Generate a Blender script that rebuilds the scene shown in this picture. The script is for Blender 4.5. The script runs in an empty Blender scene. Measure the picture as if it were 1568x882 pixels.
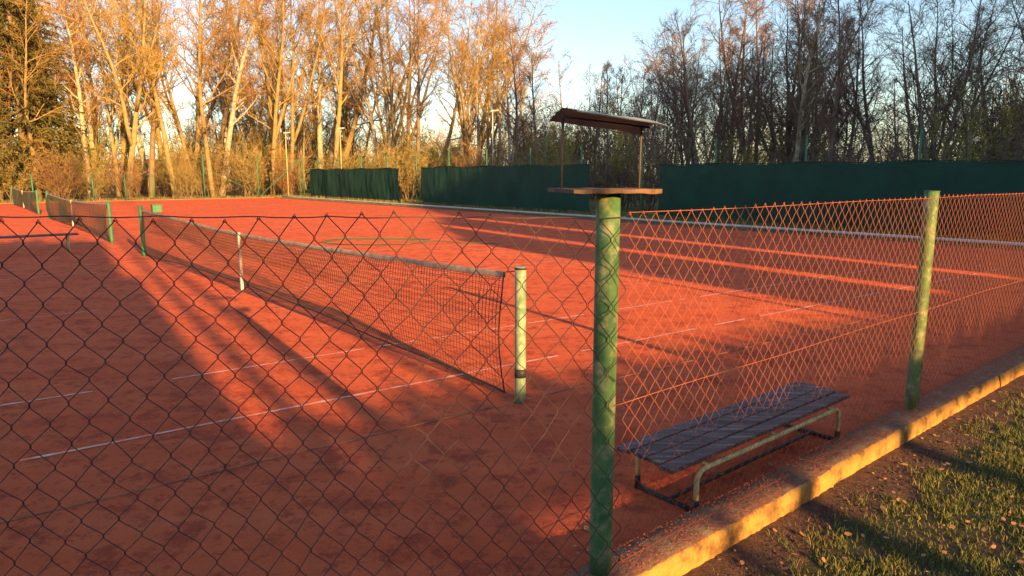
import bpy, math, random
from mathutils import Vector, Matrix, noise
R=random.Random(7)
C=(.772,.636); N=(-.636,.772)
def AB(a,b,z=0.0): return Vector((a*C[0]+b*N[0], a*C[1]+b*N[1], z))
SD=Vector((-.54,.84,0)).normalized(); PD=Vector((.84,.54,0)).normalized()
EL=13.0
TAN=math.tan(math.radians(EL))
scene=bpy.context.scene
scene.view_settings.view_transform='Standard'; scene.view_settings.look='None'; scene.view_settings.exposure=0

# ---------------- materials
def mat(name,c1,c2=None,scale=5,rough=.8,bump=0,bscale=None,c3=None,scale3=1.0,metal=0,bdist=.01,lo=.35,hi=.65,spec=.3,obj=False,stretch=None):
    m=bpy.data.materials.new(name); m.use_nodes=True; nt=m.node_tree; b=nt.nodes['Principled BSDF']
    b.inputs['Roughness'].default_value=rough; b.inputs['Metallic'].default_value=metal
    b.inputs['Specular IOR Level'].default_value=spec
    if c2 is None:
        b.inputs['Base Color'].default_value=(*c1,1)
    tc=nt.nodes.new('ShaderNodeTexCoord'); geo=nt.nodes.new('ShaderNodeNewGeometry')
    co=tc.outputs['Object'] if obj else geo.outputs['Position']
    if stretch:
        mp=nt.nodes.new('ShaderNodeMapping'); mp.vector_type='POINT'; mp.inputs['Rotation'].default_value=(0,0,-math.radians(39.5))
        mp.inputs['Scale'].default_value=stretch; nt.links.new(co,mp.inputs['Vector']); co=mp.outputs[0]
    def nz(s,d=6):
        n=nt.nodes.new('ShaderNodeTexNoise'); n.inputs['Scale'].default_value=s; n.inputs['Detail'].default_value=d
        n.inputs['Roughness'].default_value=.65; nt.links.new(co,n.inputs['Vector']); return n
    def mixc(fac,A,B):
        x=nt.nodes.new('ShaderNodeMix'); x.data_type='RGBA'; nt.links.new(fac,x.inputs['Factor'])
        for i,v in ((6,A),(7,B)):
            if isinstance(v,tuple): x.inputs[i].default_value=(*v,1)
            else: nt.links.new(v,x.inputs[i])
        return x.outputs[2]
    def ramp(o,lo,hi):
        r=nt.nodes.new('ShaderNodeMapRange'); r.inputs[1].default_value=lo; r.inputs[2].default_value=hi
        nt.links.new(o,r.inputs[0]); return r.outputs[0]
    if c2 is not None:
        col=mixc(ramp(nz(scale).outputs['Fac'],lo,hi),c1,c2)
        if c3 is not None: col=mixc(ramp(nz(scale3).outputs['Fac'],.5,.66),col,c3)
        nt.links.new(col,b.inputs['Base Color'])
    if bump:
        bp=nt.nodes.new('ShaderNodeBump'); bp.inputs['Strength'].default_value=bump; bp.inputs['Distance'].default_value=bdist
        nt.links.new(nz(bscale or scale,8).outputs['Fac'],bp.inputs['Height']); nt.links.new(bp.outputs[0],b.inputs['Normal'])
    return m

def clay_mat():
    m=bpy.data.materials.new('clay'); m.use_nodes=True; nt=m.node_tree; L=nt.links; b=nt.nodes['Principled BSDF']
    b.inputs['Roughness'].default_value=.95; b.inputs['Specular IOR Level'].default_value=.08
    geo=nt.nodes.new('ShaderNodeNewGeometry'); co=geo.outputs['Position']
    def nz(s,d=6,r=.65,vec=None):
        n=nt.nodes.new('ShaderNodeTexNoise'); n.inputs['Scale'].default_value=s; n.inputs['Detail'].default_value=d
        n.inputs['Roughness'].default_value=r; L.new(vec or co,n.inputs['Vector']); return n.outputs['Fac']
    def mr(o,lo,hi,a=0,c=1):
        r=nt.nodes.new('ShaderNodeMapRange'); r.inputs[1].default_value=lo; r.inputs[2].default_value=hi; r.inputs[3].default_value=a; r.inputs[4].default_value=c
        L.new(o,r.inputs[0]); return r.outputs[0]
    def mx(f,A,B):
        x=nt.nodes.new('ShaderNodeMix'); x.data_type='RGBA'
        L.new(f,x.inputs['Factor'])
        for i,v in ((6,A),(7,B)):
            if isinstance(v,tuple): x.inputs[i].default_value=(*v,1)
            else: L.new(v,x.inputs[i])
        return x.outputs[2]
    mp=nt.nodes.new('ShaderNodeMapping'); mp.inputs['Rotation'].default_value=(0,0,-math.radians(39.5)); mp.inputs['Scale'].default_value=(.25,3.0,1)
    L.new(co,mp.inputs['Vector'])
    c=mx(mr(nz(.55,5),.35,.65),(.80,.150,.062),(.66,.115,.052))
    c=mx(mr(nz(1.2,6,.6,mp.outputs[0]),.42,.7,0,.6),c,(.82,.20,.095))
    c=mx(mr(nz(3.2,8,.75),.51,.60,0,.75),c,(.40,.064,.040))
    c=mx(mr(nz(9,8,.8),.54,.61,0,.65),c,(.30,.046,.034))
    c=mx(mr(nz(120,3,.7),.52,.68,0,.7),c,(.86,.25,.125))
    c=mx(mr(nz(90,3,.7,mp.outputs[0]),.6,.7,0,.4),c,(.30,.055,.035))
    L.new(c,b.inputs['Base Color'])
    b1=nt.nodes.new('ShaderNodeBump'); b1.inputs['Strength'].default_value=1; b1.inputs['Distance'].default_value=.010; L.new(nz(110,4,.7),b1.inputs['Height'])
    b2=nt.nodes.new('ShaderNodeBump'); b2.inputs['Strength'].default_value=1; b2.inputs['Distance'].default_value=.035; L.new(nz(14,8,.72),b2.inputs['Height']); L.new(b1.outputs[0],b2.inputs['Normal'])
    L.new(b2.outputs[0],b.inputs['Normal'])
    return m
M_clay=clay_mat()
M_line=mat('line_tape',(.76,.45,.39),(.68,.18,.10),7,.85,lo=.42,hi=.62)
M_cord=mat('edging_dark',(.16,.08,.06),(.45,.2,.12),6,.8)
M_ground=mat('meadow',(.17,.15,.05),(.09,.12,.03),1.3,.95,.8,18,c3=(.24,.16,.08),scale3=.35,bdist=.05)
M_turf=mat('turf',(.045,.058,.018),(.07,.05,.028),7,.95,.9,45,c3=(.055,.036,.024),scale3=3,bdist=.03)
M_soil=mat('soil',(.055,.032,.026),(.13,.065,.045),22,.95,1,60,bdist=.02)
M_green=mat('green_paint',(.105,.215,.085),(.045,.12,.055),9,.5,.35,50,c3=(.27,.29,.17),scale3=13,bdist=.003)
M_greend=mat('green_paint_dark',(.04,.15,.08),(.06,.19,.09),8,.55)
M_postp=mat('pale_green_paint',(.22,.31,.21),(.11,.21,.12),10,.5,.3,60,c3=(.44,.42,.33),scale3=14,bdist=.002)
M_black=mat('black_band',(.02,.02,.022),(.035,.035,.035),20,.6)
M_wire=mat('wire',(.10,.055,.055),(.05,.032,.038),25,.55,metal=.2)
M_wire2=mat('wire_sunlit',(.42,.115,.06),(.26,.08,.05),25,.6,metal=.0)  # orange of sunlit wire put into the base colour
M_net=mat('net_cord',(.03,.035,.03),(.05,.05,.04),10,.8)
M_tape=mat('net_tape',(.46,.36,.27),(.24,.165,.13),12,.9)
M_white=mat('white_strap',(.72,.62,.57),(.5,.36,.30),12,.7)
M_curt=mat('windscreen',(.012,.062,.042),(.009,.045,.034),1.1,.75,.5,3.0,bdist=.08)
M_bench=mat('bench_plank',(.125,.078,.082),(.055,.034,.038),30,.6,.7,60,c3=(.24,.17,.15),scale3=34,bdist=.004,spec=.2,stretch=(.08,1,1))
M_leg=mat('cream_tube',(.55,.44,.23),(.30,.27,.13),16,.5)
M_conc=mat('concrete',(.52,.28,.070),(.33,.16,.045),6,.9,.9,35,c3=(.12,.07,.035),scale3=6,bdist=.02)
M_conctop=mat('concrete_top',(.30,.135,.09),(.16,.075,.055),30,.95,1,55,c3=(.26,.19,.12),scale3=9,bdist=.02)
M_pale=mat('pale_rail',(.50,.51,.51),(.38,.39,.38),4,.6)
M_tin=mat('tin_sheet',(.30,.37,.42),(.16,.20,.23),9,.55,.3,30,metal=.0,bdist=.003)
M_wood=mat('old_wood',(.22,.12,.075),(.10,.055,.04),18,.85,.7,50,bdist=.004)
M_rod=mat('dark_rod',(.12,.085,.065),(.07,.05,.045),18,.7)
M_house=mat('house_wall',(.30,.25,.20),(.22,.17,.13),2,.8)
M_roof=mat('house_roof',(.20,.09,.06),(.13,.06,.045),4,.8)
M_glass=mat('window_dark',(.03,.035,.04),None,rough=.15)
M_hose=mat('hose',(.06,.12,.06),(.05,.14,.07),8,.5)
barks=[mat('bark_a',(.32,.235,.10),(.18,.125,.06),3,.9),
       mat('bark_b',(.38,.28,.12),(.23,.165,.075),3,.9),
       mat('bark_c',(.23,.16,.085),(.13,.09,.06),3,.9)]
twigs=[mat('twig_a',(.34,.21,.068),(.24,.15,.055),.6,.9),
       mat('twig_b',(.40,.26,.075),(.28,.19,.06),.6,.9),
       mat('twig_c',(.32,.165,.068),(.21,.12,.055),.6,.9)]
bark_shade=mat('bark_shaded',(.19,.14,.11),(.12,.09,.075),3,.9)  # shaded bark copy for right-hand trees, shade put into the colour
twig_shade=[mat('twig_shade1',(.20,.135,.10),(.13,.095,.075),.6,.9),mat('twig_shade2',(.26,.135,.10),(.15,.09,.072),.6,.9),mat('twig_shade3',(.21,.15,.09),(.14,.105,.07),.6,.9)]  # right-hand twigs coloured darker and less yellow to read as shaded
M_birch=mat('birch_bark',(.48,.42,.31),(.24,.18,.12),4,.8)
M_sh1=mat('shrub_twig',(.30,.215,.07),(.19,.145,.05),.7,.9)
M_sh2=mat('shrub_bud',(.30,.25,.045),(.19,.18,.04),.7,.8)
M_spr=mat('spruce_needles',(.06,.07,.020),(.12,.09,.024),1.2,.8)
M_blocker=mat('shade_blocker_leaf',(.03,.06,.02),(.05,.08,.025),2,.8)  # colour of the added shade blocker
M_g1=mat('grass_blade',(.075,.105,.024),(.15,.15,.038),5,.7)
M_g2=mat('grass_dry',(.33,.24,.11),(.20,.14,.07),8,.8)
M_leaf=mat('dead_leaf',(.42,.20,.09),(.28,.14,.07),8,.7)

# ---------------- mesh builder
class MB:
    def __init__(s): s.v=[];s.f=[];s.m=[];s.sm=[]
    def add(s,vs,fs,mi=0,smooth=False):
        o=len(s.v); s.v.extend(vs)
        for f in fs: s.f.append(tuple(i+o for i in f)); s.m.append(mi); s.sm.append(smooth)
    def tube(s,pts,rad,n=6,mi=0,cap=True):
        pts=[Vector(p) for p in pts]
        if not isinstance(rad,(list,tuple)): rad=[rad]*len(pts)
        o=len(s.v); k=len(pts); u=None
        for i,p in enumerate(pts):
            d=(pts[min(i+1,k-1)]-pts[max(i-1,0)])
            if d.length<1e-9: d=Vector((0,0,1))
            d.normalize()
            if u is None:
                u=d.orthogonal().normalized()
            else:
                u=(u-d*u.dot(d)); 
                if u.length<1e-6: u=d.orthogonal()
                u.normalize()
            w=d.cross(u); r=rad[i]
            for j in range(n):
                t=6.283185*j/n; s.v.append(p+u*(math.cos(t)*r)+w*(math.sin(t)*r))
        for i in range(k-1):
            for j in range(n):
                a=o+i*n+j; b2=o+i*n+(j+1)%n
                s.f.append((a,b2,b2+n,a+n)); s.m.append(mi); s.sm.append(True)
        if cap and n>3:
            s.f.append(tuple(o+j for j in range(n))[::-1]); s.m.append(mi); s.sm.append(False)
            s.f.append(tuple(o+(k-1)*n+j for j in range(n))); s.m.append(mi); s.sm.append(False)
    def box(s,c,x,y,z,mi=0):
        c=Vector(c);x=Vector(x);y=Vector(y);z=Vector(z)
        vs=[c+x*i+y*j+z*k for k in(-.5,.5) for j in(-.5,.5) for i in(-.5,.5)]
        s.add(vs,[(0,2,3,1),(4,5,7,6),(0,1,5,4),(2,6,7,3),(0,4,6,2),(1,3,7,5)],mi)
    def mesh(s,name,mats):
        me=bpy.data.meshes.new(name); me.from_pydata([tuple(v) for v in s.v],[],s.f)
        for m in mats: me.materials.append(m)
        me.polygons.foreach_set('material_index',s.m); me.polygons.foreach_set('use_smooth',s.sm); me.update(); return me
    def obj(s,name,mats,parent=None,bevel=0):
        o=bpy.data.objects.new(name,s.mesh(name,mats)); scene.collection.objects.link(o)
        if parent: o.parent=parent
        if bevel:
            b=o.modifiers.new('b','BEVEL'); b.width=bevel; b.segments=2; b.limit_method='ANGLE'
        return o
def empty(name,parent=None):
    o=bpy.data.objects.new(name,None); scene.collection.objects.link(o); o.parent=parent; return o
def quad_sheet(name,pts,m,z):
    b=MB(); b.add([Vector((p[0],p[1],z)) for p in pts],[tuple(range(len(pts)))]); return b.obj(name,[m])

# ---------------- ground
quad_sheet('ground',[(-1500,-1500),(1500,-1500),(1500,1500),(-1500,1500)],M_ground,-.04)
def sheet(b,a0,a1,b0,b1,z,mi=0,):
    b.add([AB(a0,b0,z),AB(a1,b0,z),AB(a1,b1,z),AB(a0,b1,z)],[(0,1,2,3)],mi)
b=MB(); sheet(b,-24,19.5,1.92,51.8,0); b.obj('clay_court_ground',[M_clay])
b=MB(); sheet(b,-6,30,-8,1.735,-.034); b.obj('lawn_ground',[M_turf])
b=MB()
vs=[];fs=[]
for i in range(241):
    a=-2+i*.075; w=.28+.14*noise.noise(Vector((a*1.3,0,3)))+.12*noise.noise(Vector((a*5,0,3)))
    vs+=[AB(a,1.735,-.010),AB(a,1.735-w*.5,-.020),AB(a,1.735-w,-.033)]
    if i: 
        o=3*i; fs+=[(o-3,o-2,o+1,o),(o-2,o-1,o+2,o+1)]
b.add(vs,fs); b.obj('soil_strip_ground',[M_soil])

# court lines
b=MB()
def line(p,q,w,z=.004,mi=0):
    p=Vector((p[0],p[1],0)); q=Vector((q[0],q[1],0)); d=(q-p).normalized(); s=Vector((-d.y,d.x,0))*w/2
    n=max(1,int((q-p).length/.15)); sn=s.normalized()
    for i in range(n):
        A=p.lerp(q,i/n); B=p.lerp(q,(i+1)/n)
        if noise.noise(A*1.7)+.5*noise.noise(A*6)>.36: continue
        wa=1+.6*noise.noise(A*4.1); wb=1+.6*noise.noise(B*4.1)
        A2=A+sn*.012*noise.noise(A*.9); B2=B+sn*.012*noise.noise(B*.9)
        b.add([v+Vector((0,0,z)) for v in (A2-s*wa,B2-s*wb,B2+s*wb,A2+s*wa)],[(0,1,2,3)],mi)
D2=Vector((.812,.584,0))
def dline(bm,a0,a1,w=.05):
    base=AB(3.38,bm); line(base+D2*(a0-3.38),base+D2*(a1-3.38),w)
A0,A1=3.38-11.89,3.38+11.89
dline(4.93,A0,A1,.032); dline(6.30,A0,A1,.03)
for k in range(3):
    o=16.4*k
    if k: 
        for bb in (4.91,6.28): line(AB(A0,bb+o),AB(A1,bb+o),.04)
    for bb in (14.5,15.87): line(AB(A0,bb+o),AB(A1,bb+o),.03)
    for aa in (A0,A1): line(AB(aa,4.9+o),AB(aa,15.9+o),.04)
    for aa in (3.38-6.4,3.38+6.4): line(AB(aa,6.28+o),AB(aa,14.5+o),.025)
    line(AB(3.38-6.4,10.4+o),AB(3.38+6.4,10.4+o),.025)
b.obj('court_line_markings',[M_line])
b=MB(); base=AB(3.38,4.03); p=base+D2*(-8); q=base+D2*13
pts=[p.lerp(q,i/60)+Vector((0,0,.004+.004*noise.noise(Vector((i*.5,1,1))))) + Vector((.01*noise.noise(Vector((i*.3,5,1))),0,0)) for i in range(61)]
b.tube(pts,.006,5); b.obj('edging_cord',[M_cord])

# ---------------- kerb
b=MB()
segs=[-2.0,.9,3.84,6.8,9.8,12.8,15.8,18.8,22]
def kerb_strip(a0,a1,off):
    n=max(2,int((a1-a0)/.025)); vs=[];fs=[]
    for i in range(n+1):
        a=a0+(a1-a0)*i/n
        e=math.exp(-min(a-a0,a1-a)/.03)*.012+.05*max(0,noise.noise(Vector((a*4.7,5,5)))-.3)
        j=lambda s:.008*noise.noise(Vector((a*6,s,0)))+.009*noise.noise(Vector((a*22,s,4)))+.006*noise.noise(Vector((a*60,s,4)))
        row=[AB(a,1.735+j(1)+off,-.08),AB(a,1.735+j(2)+off,.02+j(3)),AB(a,1.738+j(4)+off+e,.080+j(5)*.8-e),AB(a,1.752+j(5)*.5+off,.097+j(6)-e),AB(a,1.82,.10+j(7)*1.4),AB(a,1.90,.098+j(8)*1.4),AB(a,1.955,.085+j(9)),AB(a,1.99,.03+j(9)),AB(a,2.03,-.02)]
        vs+=row
        if i:
            o=9*(i-1)
            for q in range(8): fs.append((o+q,o+q+9,o+q+10,o+q+1))
    o=len(b.v)
    b.v.extend(vs)
    for idx,f in enumerate(fs):
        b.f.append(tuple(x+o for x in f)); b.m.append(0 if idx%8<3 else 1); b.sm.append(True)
    b.add(vs[:9],[tuple(range(9))],0); b.add(vs[-9:],[tuple(range(9))],0)
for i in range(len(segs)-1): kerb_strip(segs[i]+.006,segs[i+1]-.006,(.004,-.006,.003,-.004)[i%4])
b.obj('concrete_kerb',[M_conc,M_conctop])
b=MB()
def crumb(p,r,mi=0):
    vs=[p+Vector((R.uniform(.6,1.2)*r*x,R.uniform(.6,1.2)*r*y,R.uniform(.5,1)*r*z)) for x,y,z in((1,0,0),(0,1,0),(-1,0,0),(0,-1,0),(0,0,1),(0,0,-.3))]
    b.add(vs,[(0,1,4),(1,2,4),(2,3,4),(3,0,4)],mi)
for i in range(9000):
    a=R.uniform(1.2,9); bb=1.95+abs(R.gauss(0,.12)) if R.random()<.6 else R.uniform(1.78,1.97)
    z=.1 if bb<1.95 else max(0,.1-(bb-1.95)*1.3)
    crumb(AB(a,bb,z),R.uniform(.002,.006),0 if R.random()<.6 else 2)
for i in range(2500):
    a=R.uniform(1.8,8); bb=1.73-abs(R.gauss(0,.14)); crumb(AB(a,bb,-.018),R.uniform(.003,.011),1)
b.obj('clay_crumbs',[M_clay,M_soil,M_conctop])

# ---------------- chain link
def chain(b,P0,P1,z0,z1a,z1b,w,h,r,mi=0,seed=0,warp=.02,tight=True):
    P0=Vector(P0);P1=Vector(P1); L=(P1-P0).length; d=(P1-P0)/L; nrm=Vector((-d.y,d.x,0))
    cols=int(L/(w/2)); 
    for k in range(cols):
        x0=k*w/2; top=z1a+(z1b-z1a)*x0/L
        rows=int((top-z0)/(h/2))
        pts=[]
        for j in range(rows+1):
            odd=(j+k)%2
            xx=x0+(w/2 if odd else 0); z=top-(j)*h/2 
            q=Vector((xx*1.2,z*1.6,seed))
            x=xx+warp*noise.noise(q)+warp*.25*noise.noise(q*6); zz=z+warp*noise.noise(q+Vector((9,3,1)))+warp*.25*noise.noise(q*6+Vector((9,3,1)))
            y=warp*1.3*noise.noise(q*.8+Vector((1,9,4)))+(.0018 if odd else -.0018)
            c=P0+d*x+nrm*y+Vector((0,0,zz))
            if tight and 0<j<rows:
                sgn=1 if odd else -1
                pts.append(c+Vector((0,0,h*.055))-d*(sgn*w*.02)); pts.append(c+Vector((0,0,-h*.055))-d*(sgn*w*.02))
            else: pts.append(c)
        b.tube(pts,r,3,mi,cap=False)
        if k%2==0:
            t=pts[0]; b.tube([t+d*-.006+Vector((0,0,-.006)),t+Vector((0,0,.008)),t+d*.007+Vector((0,0,-.004))],r,3,mi,cap=False)
    pts=[P0+d*(L*i/40)+Vector((0,0,z1a+(z1b-z1a)*i/40-.006*abs(math.sin(i*.7)))) for i in range(41)]
    b.tube(pts,r*1.3,4,mi)
def post(name,p,z0,z1,r,m,cap=True,bands=()):
    e=empty(name); b=MB(); p=Vector(p)
    pts=[Vector((p.x,p.y,z0+(z1-z0)*i/8)) for i in range(9)]
    b.tube(pts,r,24,0)
    b.tube([Vector((p.x,p.y,z1)),Vector((p.x,p.y,z1+.004))],[r*1.08,r*1.06],24,0)
    b.obj('shaft',[m],e)
    if bands:
        q=MB()
        for z,hh in bands: q.tube([Vector((p.x,p.y,z)),Vector((p.x,p.y,z+hh))],r+.003,24,0)
        q.obj('tape_band',[M_black],e)
    return e
FB=1.87
fence=empty('chain_link_fence')
def fpost(a,bb,z0,z1,r,name='fence_post',bands=()):
    return post(name,AB(a,bb),z0,z1,r,M_green,bands=bands)
fpost(2.03,FB,.05,1.70,.048)
for a in (5.28,8.5,11.7,14.9,18.1): fpost(a,FB,.05,1.66,.045)
b=MB()
chain(b,AB(2.09,FB-.052),AB(19.4,FB-.052),.10,1.63,1.60,.082,.086,.0013,0,3,.014,False)
for zz in (.14,.85):
    b.tube([AB(2.03+i*.3,FB-.055,zz+.004*math.sin(i)) for i in range(58)],.0016,4,0)
b.obj('wire_mesh_side',[M_wire2],fence)
b=MB()
LP=Vector((-1.95,2.13,0)); 
cpl=AB(2.03,FB)+Vector((.062,-.045,0))
chain(b,(cpl.x,cpl.y,0),LP,0.0,1.615,1.655,.112,.140,.0021,0,8,.045)
b.obj('wire_mesh_front',[M_wire],fence)
post('fence_post',(LP.x,LP.y,0),-.05,1.75,.045,M_green)

# far tall fence posts + curtains
ff=empty('perimeter_fence')
b=MB()
k=4.9-7
while k<54:
    p=AB(22.5,k); b.tube([p,p+Vector((0,0,3.05+.1*R.uniform(-1,1)))],.035,8); k+=3.5
for a in (18.9,15.0): 
    p=AB(a,53.2); b.tube([p,p+Vector((0,0,3.2))],.04,8)
p=AB(22.5,53.2); b.tube([p,p+Vector((0,0,3.2))],.04,8)
for a in (11.6,9.9,8.0,4.7,1.5,-2,-5.5,-9,-12.5): 
    p=AB(a,53.2); b.tube([p,p+Vector((0,0,1.75))],.045,8)
b.tube([AB(22.3,53.2,3.0),AB(19.0,53.2,.1)],.03,6)
b.tube([AB(15,53.2,2.2),AB(18.9,53.2,.3)],.02,6)
b.obj('posts',[M_greend],ff)
b=MB()
for zz in (.1,.6,1.6,2.95):
    b.tube([AB(22.5,-2+i*3.5,zz) for i in range(17)],.006,4); 
    b.tube([AB(22.5-i*1.2,53.2,zz*(1 if i<7 else .58)) for i in range(30)],.006,4)
chain(b,AB(22.5,53.2),AB(-12,53.2),.05,1.7,1.7,.26,.26,.003,0,5,.01,False)
b.obj('wires',[M_wire],ff)
def curtain(b0,b1,z0,z1):
    b=MB(); n=int((b1-b0)*8); m=10; vs=[];fs=[]
    for i in range(n+1):
        bb=b0+(b1-b0)*i/n
        ph=((bb-4.9)/3.5)%1; sag=.07*math.sin(math.pi*ph)
        for j in range(m+1):
            t=j/m
            off=.06*noise.noise(Vector((bb*.9,t*1.5,2)))+.04*noise.noise(Vector((bb*4,t*2,7)))+.08*math.sin(math.pi*t)*math.sin(math.pi*ph)
            vs.append(AB(22.42-off,bb+.03*noise.noise(Vector((bb,t*4,1))),z0+(z1-z0)*t-sag*t+.06*(1-t)*noise.noise(Vector((bb*1.5,0,0)))))
    for i in range(n):
        for j in range(m):
            o=i*(m+1)+j; fs.append((o,o+m+1,o+m+2,o+1))
    b.add(vs,fs,0,True)
    b.tube([AB(22.40,b0+(b1-b0)*i/30,z1-.05*math.sin(math.pi*(((b0+(b1-b0)*i/30-4.9)/3.5)%1))+.01) for i in range(31)],.015,5)
    b.obj('windscreen_curtain',[M_curt])
curtain(-2,17.9,.13,2.17); curtain(21.8,35.7,.12,2.2); curtain(38.3,51.8,.1,2.15)
b=MB()
b.tube([AB(19.7,-2+i*1.75,.13) for i in range(31)],.045,8,0)
for i in range(31): 
    p=AB(19.7,-2+i*1.75); b.tube([p+Vector((0,0,-.03)),p+Vector((0,0,.11))],.03,6,1)
b.obj('low_rail',[M_pale,M_greend])
b=MB(); b.box(AB(19.55,25,.0),AB(.08,0),AB(0,54),(0,0,.08)); b.obj('court_edge_kerb',[M_conctop])
b=MB(); b.box(AB(-2,51.85,.0),AB(44,0),AB(0,.08),(0,0,.1)); b.obj('court_edge_kerb',[M_conctop])

# ---------------- tennis nets
def net(o,name='tennis_net'):
    e=empty(name); nb,fb=4.0+o,16.78+o; A=3.38
    if o==0: post('net_post',AB(A,nb),-.02,1.075,.043,M_postp,bands=((.21,.07),(1.06,.016)))
    else: post('net_post',AB(A,nb),-.02,1.075,.045,M_greend)
    post('net_post',AB(A,fb),-.02,1.10,.045,M_greend)
    s0,s1=nb+.20,fb-.2; 
    def top(bb):
        t=(bb-s0)/(s1-s0); c=abs(t-.5)*2; return .915+.10*(c**1.3)
    def bot(bb):
        t=(bb-s0)/(s1-s0); c=abs(t-.5)*2; return .17-.13*c**1.5+.03*noise.noise(Vector((bb*.7,o,0)))
    def lat(bb,t):
        return A+.10*math.sin(math.pi*min(1,max(0,t)))*noise.noise(Vector((bb*.35,2,o)))-.05*math.sin(math.pi*t)
    b=MB(); n=int((s1-s0)/.046)
    P=lambda bb,t: AB(lat(bb,t),bb+(.05*math.sin(math.pi*t) if bb-s0<.3 else 0)+.016*noise.noise(Vector((bb*3,t*6,o))),bot(bb)+(top(bb)-bot(bb))*t+.006*noise.noise(Vector((bb*8,t*9,o))))
    r=.0019 if o==0 else .0026
    for i in range(n+1):
        bb=s0+(s1-s0)*i/n; b.tube([P(bb,j/6) for j in range(7)],r,3,0,cap=False)
        if o==0: b.tube([P(bb+.023,j/9)+Vector((.012,.01,0)) for j in (5,6,7,8,9)],r,3,0,cap=False)
    kk=90
    for j in range(19):
        t=j/18; b.tube([P(s0+(s1-s0)*i/kk,t) for i in range(kk+1)],r if j else .010,3,0,cap=False)
        if o==0 and t>.55: b.tube([P(s0+(s1-s0)*i/kk,t-.02)+Vector((.012,.01,0)) for i in range(kk+1)],r,3,0,cap=False)
    b.obj('netting',[M_net],e)
    b=MB(); kk=60
    vs=[];fs=[]
    for i in range(kk+1):
        bb=s0+(s1-s0)*i/kk; zt=top(bb)+.008*noise.noise(Vector((bb*2,0,o)))
        w=.045+.012*noise.noise(Vector((bb*3,4,o)))
        for dx,dz in ((.008,-w),(.014,-.01),(0,.004),(-.014,-.01),(-.008,-w)): vs.append(AB(A+dx,bb,zt+dz))
        if i:
            q=5*(i-1)
            for j in range(4): fs.append((q+j,q+j+5,q+j+6,q+j+1))
    b.add(vs,fs,0,True); b.obj('head_tape',[M_tape],e)
    b=MB(); b.tube([AB(A,nb,1.05),AB(A,s0,top(s0))],.004,5); b.tube([AB(A,fb,1.05),AB(A,s1,top(s1))],.004,5)
    b.tube([P(s0,j/6) for j in range(7)],.006,5)
    b.obj('cable',[M_black],e)
    b=MB(); mid=(s0+s1)/2; b.box(AB(A-.02,mid,.50),AB(.035,0),AB(0,.045),(0,0,.86)); b.obj('centre_strap',[M_white],e)
net(0); net(16.4); net(32.8)

# ---------------- bench near
def tubebench():
    e=empty('bench'); a0,a1,b0,b1,z=2.74,4.66,2.03,2.43,.30
    b=MB(); w=(b1-b0-3*.014)/4
    for i in range(4):
        bc=b0+w/2+i*(w+.014); e0=R.uniform(-.02,.02); t=R.uniform(-.008,.008)
        b.box(AB((a0+a1)/2+e0,bc,z-.012+t*.3),AB(a1-a0,t),AB(0,w)+Vector((0,0,t)),(0,0,.024))
    b.obj('seat_planks',[M_bench],e,.004)
    b=MB()
    for bb,sg in ((2.028,1),(2.425,-1)):
        za=z-.062
        pts=[AB(2.93,bb,.02),AB(2.93,bb,za-.06)]+[AB(2.93+.06*(1-math.cos(t)),bb,za-.06+.06*math.sin(t)) for t in(.4,.8,1.2,1.571)]
        pts+=[AB(4.44,bb,za)]+[AB(4.44+.06*math.sin(t),bb,za-.06+.06*math.cos(t)) for t in(.4,.8,1.2,1.571)]+[AB(4.50,bb,.02)]
        b.tube(pts,.015,10)
    for a in (3.02,3.7,4.4):
        b.tube([AB(a,2.028,z-.05),AB(a,2.425,z-.05)],.010,8)
        for bb in (2.06,2.39): b.tube([AB(a,bb,z-.05),AB(a,bb,z-.024)],.010,6)
    b.obj('frame',[M_leg],e)
    b=MB()
    for a in (2.93,4.50):
        b.tube([AB(a,2.028,.012),AB(a,2.425,.012)],.014,8)
        for bb in (2.028,2.425): b.tube([AB(a,bb,.0),AB(a,bb,.08)],.0175,10)
    b.tube([AB(2.93,2.2,.02),AB(4.50,2.2,.02)],.012,8)
    b.obj('base_rails',[M_black],e)
tubebench()
def plank_bench(a0,a1,bb):
    e=empty('bench'); b=MB()
    for k in (-.12,0,.12): b.box(AB((a0+a1)/2,bb+k,.42),AB(a1-a0,0),AB(0,.10),(0,0,.035))
    b.obj('seat_planks',[M_bench],e,.004); b=MB()
    for a in (a0+.2,a1-.2):
        for k in(-.13,.13): b.tube([AB(a,bb+k*1.2,0),AB(a,bb+k,.40)],.02,8)
        b.tube([AB(a,bb-.13,.38),AB(a,bb+.13,.38)],.015,8)
    b.obj('legs',[M_leg],e)
plank_bench(-.6,2.4,18.6)
b=MB(); c=Vector((-16.5,32.3,.18)); b.box(c,AB(.4,0),AB(0,.35),(0,0,.34)); b.box(c+Vector((0,0,.19)),AB(.44,0),AB(0,.39),(0,0,.035)); b.obj('storage_box',[M_greend],None,.01)
b=MB(); pts=[]
for i in range(160):
    t=i/159*12.57; r=1.6+.1*math.sin(t*3)+.03*i/16
    pts.append(Vector((-3.6+r*.75*math.cos(t)+.09*math.sin(5*t),18.2+r*.5*math.sin(t)+.1*math.sin(3*t),.02+.012*(t>6.28))))
pts+=[pts[-1]+Vector((.6*i/3,-.25*i/3+.1*math.sin(i),0)) for i in range(1,10)]
b.tube(pts,.010,6); b.obj('garden_hose',[M_hose])

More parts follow.
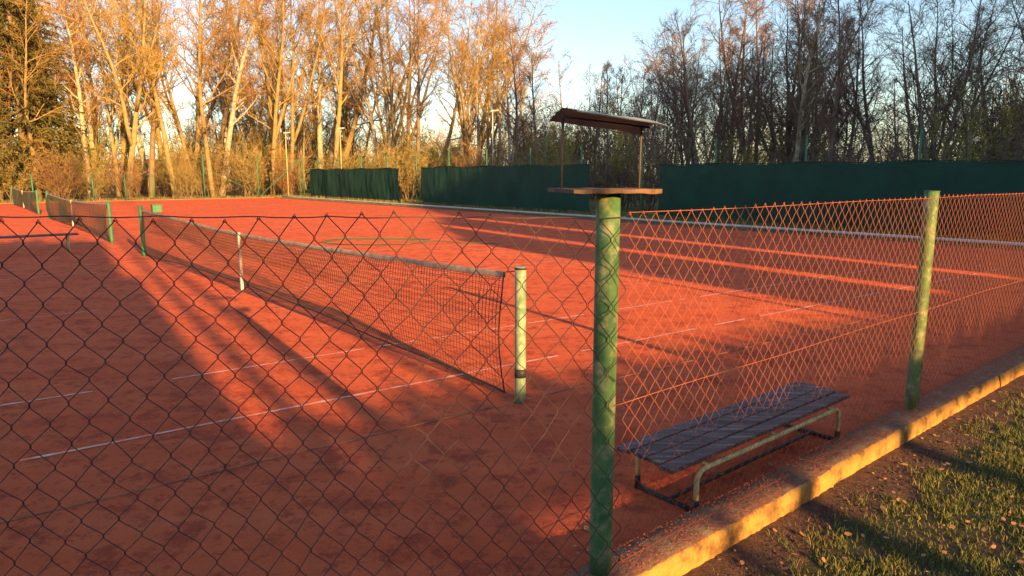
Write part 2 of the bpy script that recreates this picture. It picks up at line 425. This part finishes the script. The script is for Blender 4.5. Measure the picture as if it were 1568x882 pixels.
# ---------------- bird feeder on corner post
def feeder():
    e=empty('bird_feeder'); c=AB(2.03,FB); ax=Vector((.94,.34,0)).normalized(); ay=Vector((-ax.y,ax.x,0))
    b=MB(); 
    n=24; vs=[];fs=[]
    c0=c+Vector((-.0,0,1.715))
    for i in range(n+1):
        x=-.205+.370*i/n
        for y,zs in((-.12,-1),(.13,-1),(.13,1),(-.12,1)):
            jj=.014*noise.noise(Vector((x*32,y*9,3)))
            vs.append(c0+ax*x+ay*(y+jj)+Vector((0,0,zs*.008+.006*noise.noise(Vector((x*12,y,zs))))))
        if i:
            q=4*(i-1)
            for j in range(4): fs.append((q+j,q+(j+1)%4,q+4+(j+1)%4,q+4+j))
    fs+=[(0,3,2,1),(4*n,4*n+1,4*n+2,4*n+3)]
    b.add(vs,fs)
    b.obj('tray',[M_wood],e)
    b=MB()
    for x,y,h in ((-.18,.05,.275),(.135,-.0,.25)):
        b.tube([c0+ax*x+ay*y,c0+ax*(x+.003)+ay*y+Vector((0,0,h))],.0042,8)
    b.tube([c0+ax*-.20+ay*.0+Vector((0,0,.276)),c0+ax*.18+Vector((0,0,.244))],.004,6)
    b.obj('poles',[M_rod],e)
    b=MB(); vs=[];fs=[]; n=24; m=14
    for s in (0,1):
        for i in range(n+1):
            x=-.200+.385*i/n
            for j in range(m+1):
                # curved sheet, the near eave lifted so the sheet pitches away
                y=-.13+.26*j/m; rz=.280+.028*(1-(abs(y)/.13)**1.2)-.040*i/n+.0025*math.sin(y*150)+.006*noise.noise(Vector((x*6,y*6,0)))-.07*y
                if i>20: rz-=.008*((i-20)/4)**2
                vs.append(c0+ax*x+ay*y+Vector((0,0,rz-s*.003)))
    for s in (0,1):
        for i in range(n):
            for j in range(m):
                o=s*(n+1)*(m+1)+i*(m+1)+j; fs.append((o,o+m+1,o+m+2,o+1))
    b.add(vs,fs,0,True); b.obj('tin_roof',[M_tin],e)
feeder()

# ---------------- trees
def rdir(d,ang,up=0.0):
    q=d.orthogonal(); q.rotate(Matrix.Rotation(R.uniform(0,6.283),3,d)); q.normalize()
    v=d*math.cos(ang)+q*math.sin(ang); v.z+=up; v.normalize(); return v
def polyl(p,d,L,n,wob,up):
    pts=[p.copy()]; d=d.copy()
    for i in range(n):
        d=(d+Vector((R.uniform(-1,1),R.uniform(-1,1),R.uniform(-1,1)))*wob+Vector((0,0,up))).normalized()
        pts.append(pts[-1]+d*(L/n))
    return pts
def at(pts,t):
    x=t*(len(pts)-1); i=min(int(x),len(pts)-2); return pts[i].lerp(pts[i+1],x-i),(pts[i+1]-pts[i]).normalized()
def ribbon(b,pts,w0,w1,mi):
    d=(pts[-1]-pts[0]).normalized(); s=d.orthogonal(); s.rotate(Matrix.Rotation(R.uniform(0,6.28),3,d)); s.normalize()
    n=len(pts); o=len(b.v)
    for i,p in enumerate(pts):
        w=(w0+(w1-w0)*i/(n-1))*.5; b.v.append(p-s*w); b.v.append(p+s*w)
    for i in range(n-1): b.f.append((o+2*i,o+2*i+1,o+2*i+3,o+2*i+2)); b.m.append(mi); b.sm.append(False)
def tri(b,p,d,L,w,mi):
    s=d.orthogonal(); s.rotate(Matrix.Rotation(R.uniform(0,6.28),3,d)); s=s.normalized()*w*.5
    o=len(b.v); b.v.extend((p-s,p+s,p+d*L)); b.f.append((o,o+1,o+2)); b.m.append(mi); b.sm.append(False)
def tree_mesh(seed,H,kind,mats):
    R.seed(seed); b=MB()
    lean=Vector((R.uniform(-.14,.14),R.uniform(-.14,.14),1)).normalized()
    stems=[]
    r0=H*.0125
    tr=polyl(Vector((0,0,-.1)),lean,H*.93,12,.07,.03); stems.append((tr,r0,1.0))
    if kind=='fork':
        p,d=at(tr,.22); stems.append((polyl(p,rdir(d,.4,.1),H*.68,9,.09,.05),r0*.7,.7))
        p,d=at(tr,.36); stems.append((polyl(p,rdir(d,.5,.1),H*.5,8,.09,.05),r0*.55,.5))
    for pts,r,sc in stems:
        n=len(pts); b.tube(pts,[r*(1-.88*(i/(n-1))**.9) for i in range(n)],7,0)
        nb=int((19 if kind!='slim' else 25)*(.35+.65*sc)); t0=.28 if sc==1 else .18
        if kind=='high': nb=9; t0=.72
        for i in range(nb):
            t=t0+(1-t0)*(i+R.random())/nb; t=min(t,.99); p,d=at(pts,t)
            if kind=='slim': L1=H*.17*(1.15-.75*t)*R.uniform(.6,1.2); ang=R.uniform(.6,1.1); ub=.06
            else: L1=H*.30*sc**.5*(1.2-.75*t)*R.uniform(.5,1.2)*(.6 if t<.38 else 1); ang=R.uniform(.6,1.2); ub=.035
            q=polyl(p,rdir(d,ang,.10),L1,5,.20,ub); rr=max(.022,r*(1-.88*t)*.48)
            b.tube(q,[rr*(1-.72*k/5) for k in range(6)],4,0,cap=False)
            for j in range(7):
                u=.2+.8*(j+R.random())/7; p2,d2=at(q,min(u,.99)); L2=L1*R.uniform(.28,.5)*(1.2-.4*u)
                q2=polyl(p2,rdir(d2,R.uniform(.4,1.05),.06),L2,3,.2,.03)
                b.tube(q2,[.020,.016,.012,.008],3,1,cap=False)
                for k in range(5):
                    u3=.15+.85*(k+R.random())/5; p3,d3=at(q2,min(u3,.99)); L3=max(.35,L2*R.uniform(.35,.6))
                    q3=polyl(p3,rdir(d3,R.uniform(.4,1.0),.05),L3,2,.2,.02); ribbon(b,q3,.015,.009,1)
                    for l in range(4):
                        p4,d4=at(q3,R.uniform(.1,.98)); tri(b,p4,rdir(d4,R.uniform(.3,.9),.05),max(.25,L3*R.uniform(.4,.8)),.016,1)
    return b.mesh('bare_tree_mesh',mats)
TV=[];TR=[]
kinds=['fork','broad','broad','slim','fork','slim','broad','slim']
for i,kd in enumerate(kinds):
    me=tree_mesh(100+i,16,kd,[M_birch if kd=='slim' and i!=3 else barks[i%3],twigs[i%3]])
    TV.append((kd,me)); m2=me.copy(); m2.materials[0]=bark_shade if i!=5 else M_birch; m2.materials[1]=twig_shade[i%3]; TR.append((kd,m2))
HIGH=tree_mesh(140,19,'high',[barks[2],twigs[2]])
def shrub_mesh(seed,H,mi,leaf):
    R.seed(seed); b=MB()
    for s in range(10):
        d=Vector((R.uniform(-.55,.55),R.uniform(-.55,.55),1)).normalized(); L=H*R.uniform(.6,1.1)
        q=polyl(Vector((R.uniform(-.4,.4),R.uniform(-.4,.4),-.05)),d,L,6,.12,.02)
        b.tube(q,[.03*(1-.7*k/6) for k in range(7)],4,0,cap=False)
        for j in range(10):
            p2,d2=at(q,.1+.9*(j+R.random())/10*.99); L2=L*R.uniform(.2,.38)
            q2=polyl(p2,rdir(d2,R.uniform(.4,1.0),.05),L2,3,.18,.02); ribbon(b,q2,.018,.008,1)
            for k in range(6):
                p3,d3=at(q2,R.uniform(.1,.98)); d3=rdir(d3,R.uniform(.3,1.0)); L3=R.uniform(.25,.55); tri(b,p3,d3,L3,.018,1)
                for l in range(3 if leaf else 2):
                    tri(b,p3+d3*L3*R.random(),rdir(d3,R.uniform(.4,1.4)),R.uniform(.07,.16) if leaf else R.uniform(.2,.35),.032 if leaf else .014,1)
    return b.mesh('shrub_mesh',[barks[2],mi])
SV=[shrub_mesh(300,3.2,M_sh1,False),shrub_mesh(301,3.2,M_sh2,True),shrub_mesh(302,3.2,twigs[2],False),shrub_mesh(303,3.2,M_sh1,True)]
SR=[]
for i,me in enumerate(SV):
    m2=me.copy(); m2.materials[0]=bark_shade; m2.materials[1]=twig_shade[i%3] if i!=1 else M_sh2; SR.append(m2)  # right-hand shrubs take the shade-darkened colours
R.seed(55)
wood=empty('woodland'); brush=empty('undergrowth_shrubs')
def az(P): return P.x/max(P.y,.1)
def topk(k):
    pts=[(-.9,.29),(-.55,.33),(-.3,.33),(-.12,.30),(-.01,.265),(.03,.195),(.10,.175),(.20,.185),(.25,.23),(.3,.26),(.5,.28),(.9,.28)]
    for (x0,y0),(x1,y1) in zip(pts,pts[1:]):
        if x0<=k<=x1: return y0+(y1-y0)*(k-x0)/(x1-x0)
    return .27
def put(me,P,s,parent,name,sz=None):
    o=bpy.data.objects.new(name,me); scene.collection.objects.link(o); o.location=P
    o.rotation_euler=(0,0,R.uniform(0,6.28)); o.scale=(s*(R.uniform(.85,1.15)),)*2+((sz or s),); o.parent=parent; return o
def tree_at(P,f=1.0,kind=None,own=False):
    k=az(P); Ht=1.78+topk(k)*P.y*f
    Ht=min(max(Ht,7),26)
    right=k>.02+R.uniform(-.06,.06)
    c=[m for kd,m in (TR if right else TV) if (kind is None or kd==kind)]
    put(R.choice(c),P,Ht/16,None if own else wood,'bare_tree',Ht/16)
def shrub_at(P,s):
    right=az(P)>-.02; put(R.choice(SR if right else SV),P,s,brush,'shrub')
for (a,bb,f,kd) in [(12,58,1.02,'fork'),(17,57,.95,'broad'),(22,59,1.05,'fork'),(28,58,1.1,'broad'),(33,57,1.0,'fork'),(8,60,1,'slim'),(3,58,1,'fork'),(31,50,.95,'broad'),(32,45,.9,'fork'),(34,39,1,'slim'),(36,33,.9,'fork'),(38,27,.95,'broad'),(40,21,1.05,'slim'),(37,14,1.0,'fork'),(38,9,1.1,'slim'),(40,4,1,'broad'),(36,0,1,'fork')]:
    tree_at(AB(a+R.uniform(-1,1),bb+R.uniform(-1,1),-.04),f,kd,True)
for i in range(48):
    tree_at(AB(R.uniform(-14,46),59+R.random()**1.3*30,-.04),R.uniform(.8,1.1))
for i in range(80):
    tree_at(AB(34+R.random()**1.2*32,R.uniform(-14,58),-.04),R.uniform(.75,1.05))
for i in range(22):
    tree_at(AB(R.uniform(-10,46),66+R.random()*16,-.04),R.uniform(.42,.6))
for i in range(38):
    tree_at(AB(36+R.random()*16,R.uniform(-12,58),-.04),R.uniform(.4,.65))
for i in range(90):
    shrub_at(AB(R.uniform(-12,40),55.5+R.random()**1.5*18,-.04),R.uniform(.7,1.5))
for i in range(130):
    shrub_at(AB(25.5+R.random()**1.3*20,R.uniform(-14,56),-.04),R.uniform(.7,1.4))
for i in range(50):
    shrub_at(AB(R.uniform(50,70),R.uniform(-20,80),-.04),R.uniform(2.3,3.2))
for i in range(50):
    P=AB(R.uniform(-25,60),R.uniform(80,94),-.04); put(SV[R.choice((0,2))],P,R.uniform(2.3,3.2),brush,'shrub')

def spruce_mesh(seed,H):
    R.seed(seed); b=MB()
    b.tube([Vector((0,0,-.1)),Vector((.05,0,H*.5)),Vector((0,.05,H))],[.25,.14,.02],8,0)
    z=1.0
    while z<H*.985:
        t=z/H; Rm=(1-t)**.8*H*.24+.15
        for k in range(9):
            an=R.uniform(0,6.28); L=Rm*R.uniform(.65,1.1); d=Vector((math.cos(an),math.sin(an),.12))
            pts=[Vector((0,0,z))+Vector((d.x*L*u,d.y*L*u,.1*L*u-.32*L*u*u+.10*L*u**3)) for u in(0,.25,.5,.75,1)]
            ribbon(b,pts,.04,.02,0)
            for j in range(int(14+L*9)):
                u=R.uniform(.12,1); p,dd=at(pts,min(u,.99)); side=rdir(dd,R.uniform(.5,1.2)); side.z-=.45; side.normalize()
                tri(b,p,side,R.uniform(.3,.65)*(1.1-.4*u),R.uniform(.07,.13),1)
        z+=.26+.2*t
    return b.mesh('spruce_mesh',[barks[2],M_spr])
SM=[spruce_mesh(1,19),spruce_mesh(2,17)]
for P,s,i in ((Vector((-34.6,50,-.04)),1.05,0),(Vector((-41.5,51,-.04)),1.1,1),(Vector((-38,57,-.04)),1.15,0)):
    put(SM[i],P,s,None,'spruce_tree')

def pole(x,y,h,name,m,r=.05):
    e=empty(name); b=MB(); b.tube([Vector((x,y,-.1)),Vector((x,y,h*.6)),Vector((x,y,h))],[r,r*.85,r*.7],10); b.obj('pole',[m],e)
    b=MB(); b.box((x+.12,y,h-.08),(.5,0,.05),(0,.2,0),(0,0,.09)); b.obj('lamp_head',[M_pale],e,.02)
pole(-1.2,44,5.7,'lamp_post',M_pale); pole(-17.6,55,5.0,'lamp_post',M_leg); pole(-13.6,56,5.4,'lamp_post',M_leg); pole(2.2,45.5,4.6,'lamp_post',M_greend,.06)

def house(P,w,d,h):
    e=empty('house'); b=MB(); x=Vector((1,.15,0)).normalized(); y=Vector((-x.y,x.x,0)); P=Vector(P)
    b.box(P+Vector((0,0,h/2-.1)),x*w,y*d,(0,0,h)); b.obj('walls',[M_house],e)
    b=MB(); z=Vector((0,0,1)); r=.4
    A=[P+x*s*(w/2+r)+y*t*(d/2+r)+z*(h-.1) for s in(-1,1) for t in(-1,1)]; G=[P+x*s*(w/2+r)+z*(h+d*.3) for s in(-1,1)]
    b.add(A+G,[(0,2,5,4),(1,4,5,3),(0,4,1),(2,3,5),(0,1,3,2)]); b.obj('roof',[M_roof],e)
    b=MB()
    for s in(-.3,0,.3): b.box(P+x*w*s-y*(d/2+.01)+z*(h*.55),x*.9,y*.04,z*.8)
    b.obj('windows',[M_glass],e)
house((-34,68,0),5.0,4.5,1.8)

# ---------------- added blocker behind the camera, out of view, profiled to cast court shadows
def interp(tab,x):
    if x<=tab[0][0]: return tab[0][1]
    for (x0,y0),(x1,y1) in zip(tab,tab[1:]):
        if x0<=x<=x1: return y0+(y1-y0)*(x-x0)/(x1-x0)
    return tab[-1][1]
TAB=[(-45,30),(-6,24),(.5,21),(.70,19),(.85,4.3),(8.5,4.4),(8.9,16),(11,22),(14,27),(17,38),(20,41),(23,56),(28,80),(60,98)]  # where the shadow should end along the blocker; sets its height
R.seed(9)
HD=-14.0
hz=lambda s:(s-HD)*TAN
b=MB(); p=-45.0
while p<60:
    w=.22; H=hz(interp(TAB,p))
    H+=.22*noise.noise(Vector((p*1.3,0,0)))+.14*noise.noise(Vector((p*4.7,3,0)))
    if 8.7<p<14 and noise.noise(Vector((p*1.5,11,0)))>.16: H=hz(4.6+R.uniform(0,.4))
    base=SD*HD+PD*(p+w/2)
    def col(z0,z1,th):
        b.box(base+Vector((0,0,(z0+z1)/2)),PD*(w*.985),SD*th,(0,0,z1-z0))
    if .8<p<8.7:
        g=noise.noise(Vector((p*1.7,7,0)))
        if p>1.75 and g>-.34:
            hi=hz(2.72); lo=hz(.9-1.2*max(0,g+.1)); col(-.1,lo,.16); col(hi,H,.16)  # slot left open so sun reaches kerb and grass
        else: col(-.1,H,.16)
    else: col(-.1,H,.9)
    p+=w
b.obj('shade_blocker',[M_blocker])  # unseen columns added and shaped for the shade pattern on the court
b=MB()
for i in range(16000):
    p=R.uniform(-45,60); H=hz(interp(TAB,p))
    if .8<p<8.7 : 
        z=R.choice((R.uniform(0,2.4),R.uniform(H-.12,H+.08))); dd=R.uniform(-.2,.2)
    elif 8.7<p<14: z=R.uniform(0,3.5); dd=R.choice((-1,1))*R.uniform(.4,.6)
    else: z=H*R.random()+ .15 if R.random()<.7 else H+R.uniform(-.3,.45); dd=R.choice((-1,1))*R.uniform(.4,.6)
    P=SD*(HD+dd)+PD*p+Vector((0,0,z)); d=Vector((R.uniform(-1,1),R.uniform(-1,1),R.uniform(-.5,1))).normalized()
    tri(b,P,d,R.uniform(.12,.3),R.uniform(.1,.2) ,0)
b.obj('shade_blocker_leaves',[M_blocker])  # leaf scatter over the added blocker
for (p,s,sc) in ((1.62,-16.5,.5),(2.05,-18,.5),(2.45,-17,.4)):
    P=SD*s+PD*p; P.z=-.04; put(HIGH,P,sc,None,'bare_tree',1.15)

# ---------------- grass blades, dead leaves
R.seed(77)
b=MB()
def blade(P,h,w,mi):
    an=R.uniform(0,6.28); s=Vector((math.cos(an),math.sin(an),0)); l=Vector((R.uniform(-1,1),R.uniform(-1,1),0))*h*.7
    o=len(b.v); b.v.extend((P-s*w,P+s*w,P+s*w*.7+l*.4+Vector((0,0,h*.6)),P-s*w*.7+l*.4+Vector((0,0,h*.6)),P+l+Vector((0,0,h))))
    b.f.append((o,o+1,o+2,o+3)); b.f.append((o+3,o+2,o+4)); b.m+= [mi,mi]; b.sm+=[False,False]
n=0
while n<130000:
    a=R.uniform(1.9,10.5) if R.random()<.35 else R.uniform(2.1,7); bb=R.uniform(-.5,1.68)
    g=noise.noise(Vector((a*2.2,bb*2.2,0)))+.8*noise.noise(Vector((a*8,bb*8,2)))
    edge=max(0,(bb-1.27)/.42)
    n+=1
    if g<-.15+edge*.8 and R.random()<.78: continue
    if edge>0 and R.random()<edge*.8: continue
    h=R.uniform(.012,.036)*(1+.9*max(0,g)); blade(AB(a,bb,-.034),h,R.uniform(.0012,.0028),1 if R.random()<.14 else 0)
b.obj('grass',[M_g1,M_g2])
b=MB()
def leaf(P,r):
    an=R.uniform(0,6.28); x=Vector((math.cos(an),math.sin(an),R.uniform(-.3,.3)))*r; y=Vector((-math.sin(an),math.cos(an),R.uniform(-.3,.5)))*r*.6
    b.add([P-x,P-x*.3-y,P+x*.5-y*.8,P+x*1.1,P+x*.4+y*.9,P-x*.4+y],[(0,1,2,3),(0,3,4,5)],0)
for i in range(800):
    a=R.uniform(2,9); bb=R.uniform(.2,1.7) if R.random()<.85 else R.uniform(1.95,2.3)
    leaf(AB(a,bb,-.006 if bb<1.8 else .05 if bb<2 else .012),R.uniform(.006,.021))
b.obj('dead_leaves',[M_leaf])

R.seed(5); b=MB()
for i in range(14000):
    if R.random()<.6: P=AB(R.uniform(19.7,24.5),R.uniform(-2,54),-.04)
    else: P=AB(R.uniform(-14,24),R.uniform(52,56),-.04)
    an=R.uniform(0,6.28); d=Vector((math.cos(an)*.3,math.sin(an)*.3,1)).normalized(); tri(b,P,d,R.uniform(.06,.28)*(1.3 if R.random()<.1 else 1),R.uniform(.02,.05),0 if R.random()<.65 else 1)
b.obj('verge_grass',[M_g1,M_g2])

# ---------------- light, sky, camera
w=bpy.data.worlds.new('World'); scene.world=w; w.use_nodes=True; nt=w.node_tree
bg=nt.nodes['Background']; sky=nt.nodes.new('ShaderNodeTexSky'); sky.sky_type='NISHITA'; sky.sun_disc=False
sun_dir=-SD
sky.sun_elevation=math.radians(EL); sky.sun_rotation=math.atan2(sun_dir.x,sun_dir.y)
sky.air_density=1.0; sky.dust_density=.8; sky.ozone_density=1.2
nt.links.new(sky.outputs[0],bg.inputs[0]); bg.inputs[1].default_value=.28
L=bpy.data.lights.new('sun','SUN'); L.energy=15; L.angle=math.radians(.5); L.color=(1,.57,.18)
o=bpy.data.objects.new('sun',L); scene.collection.objects.link(o)
ld=Vector((SD.x*math.cos(math.radians(EL)),SD.y*math.cos(math.radians(EL)),-math.sin(math.radians(EL))))
o.rotation_euler=ld.to_track_quat('-Z','Y').to_euler()
cam=bpy.data.cameras.new('camera'); cam.lens=24.34; cam.sensor_width=36; cam.clip_end=3000; cam.clip_start=.05
co=bpy.data.objects.new('camera',cam); scene.collection.objects.link(co); co.location=(0,0,1.78); co.rotation_euler=(math.radians(90-9.37),0,0)
scene.camera=co
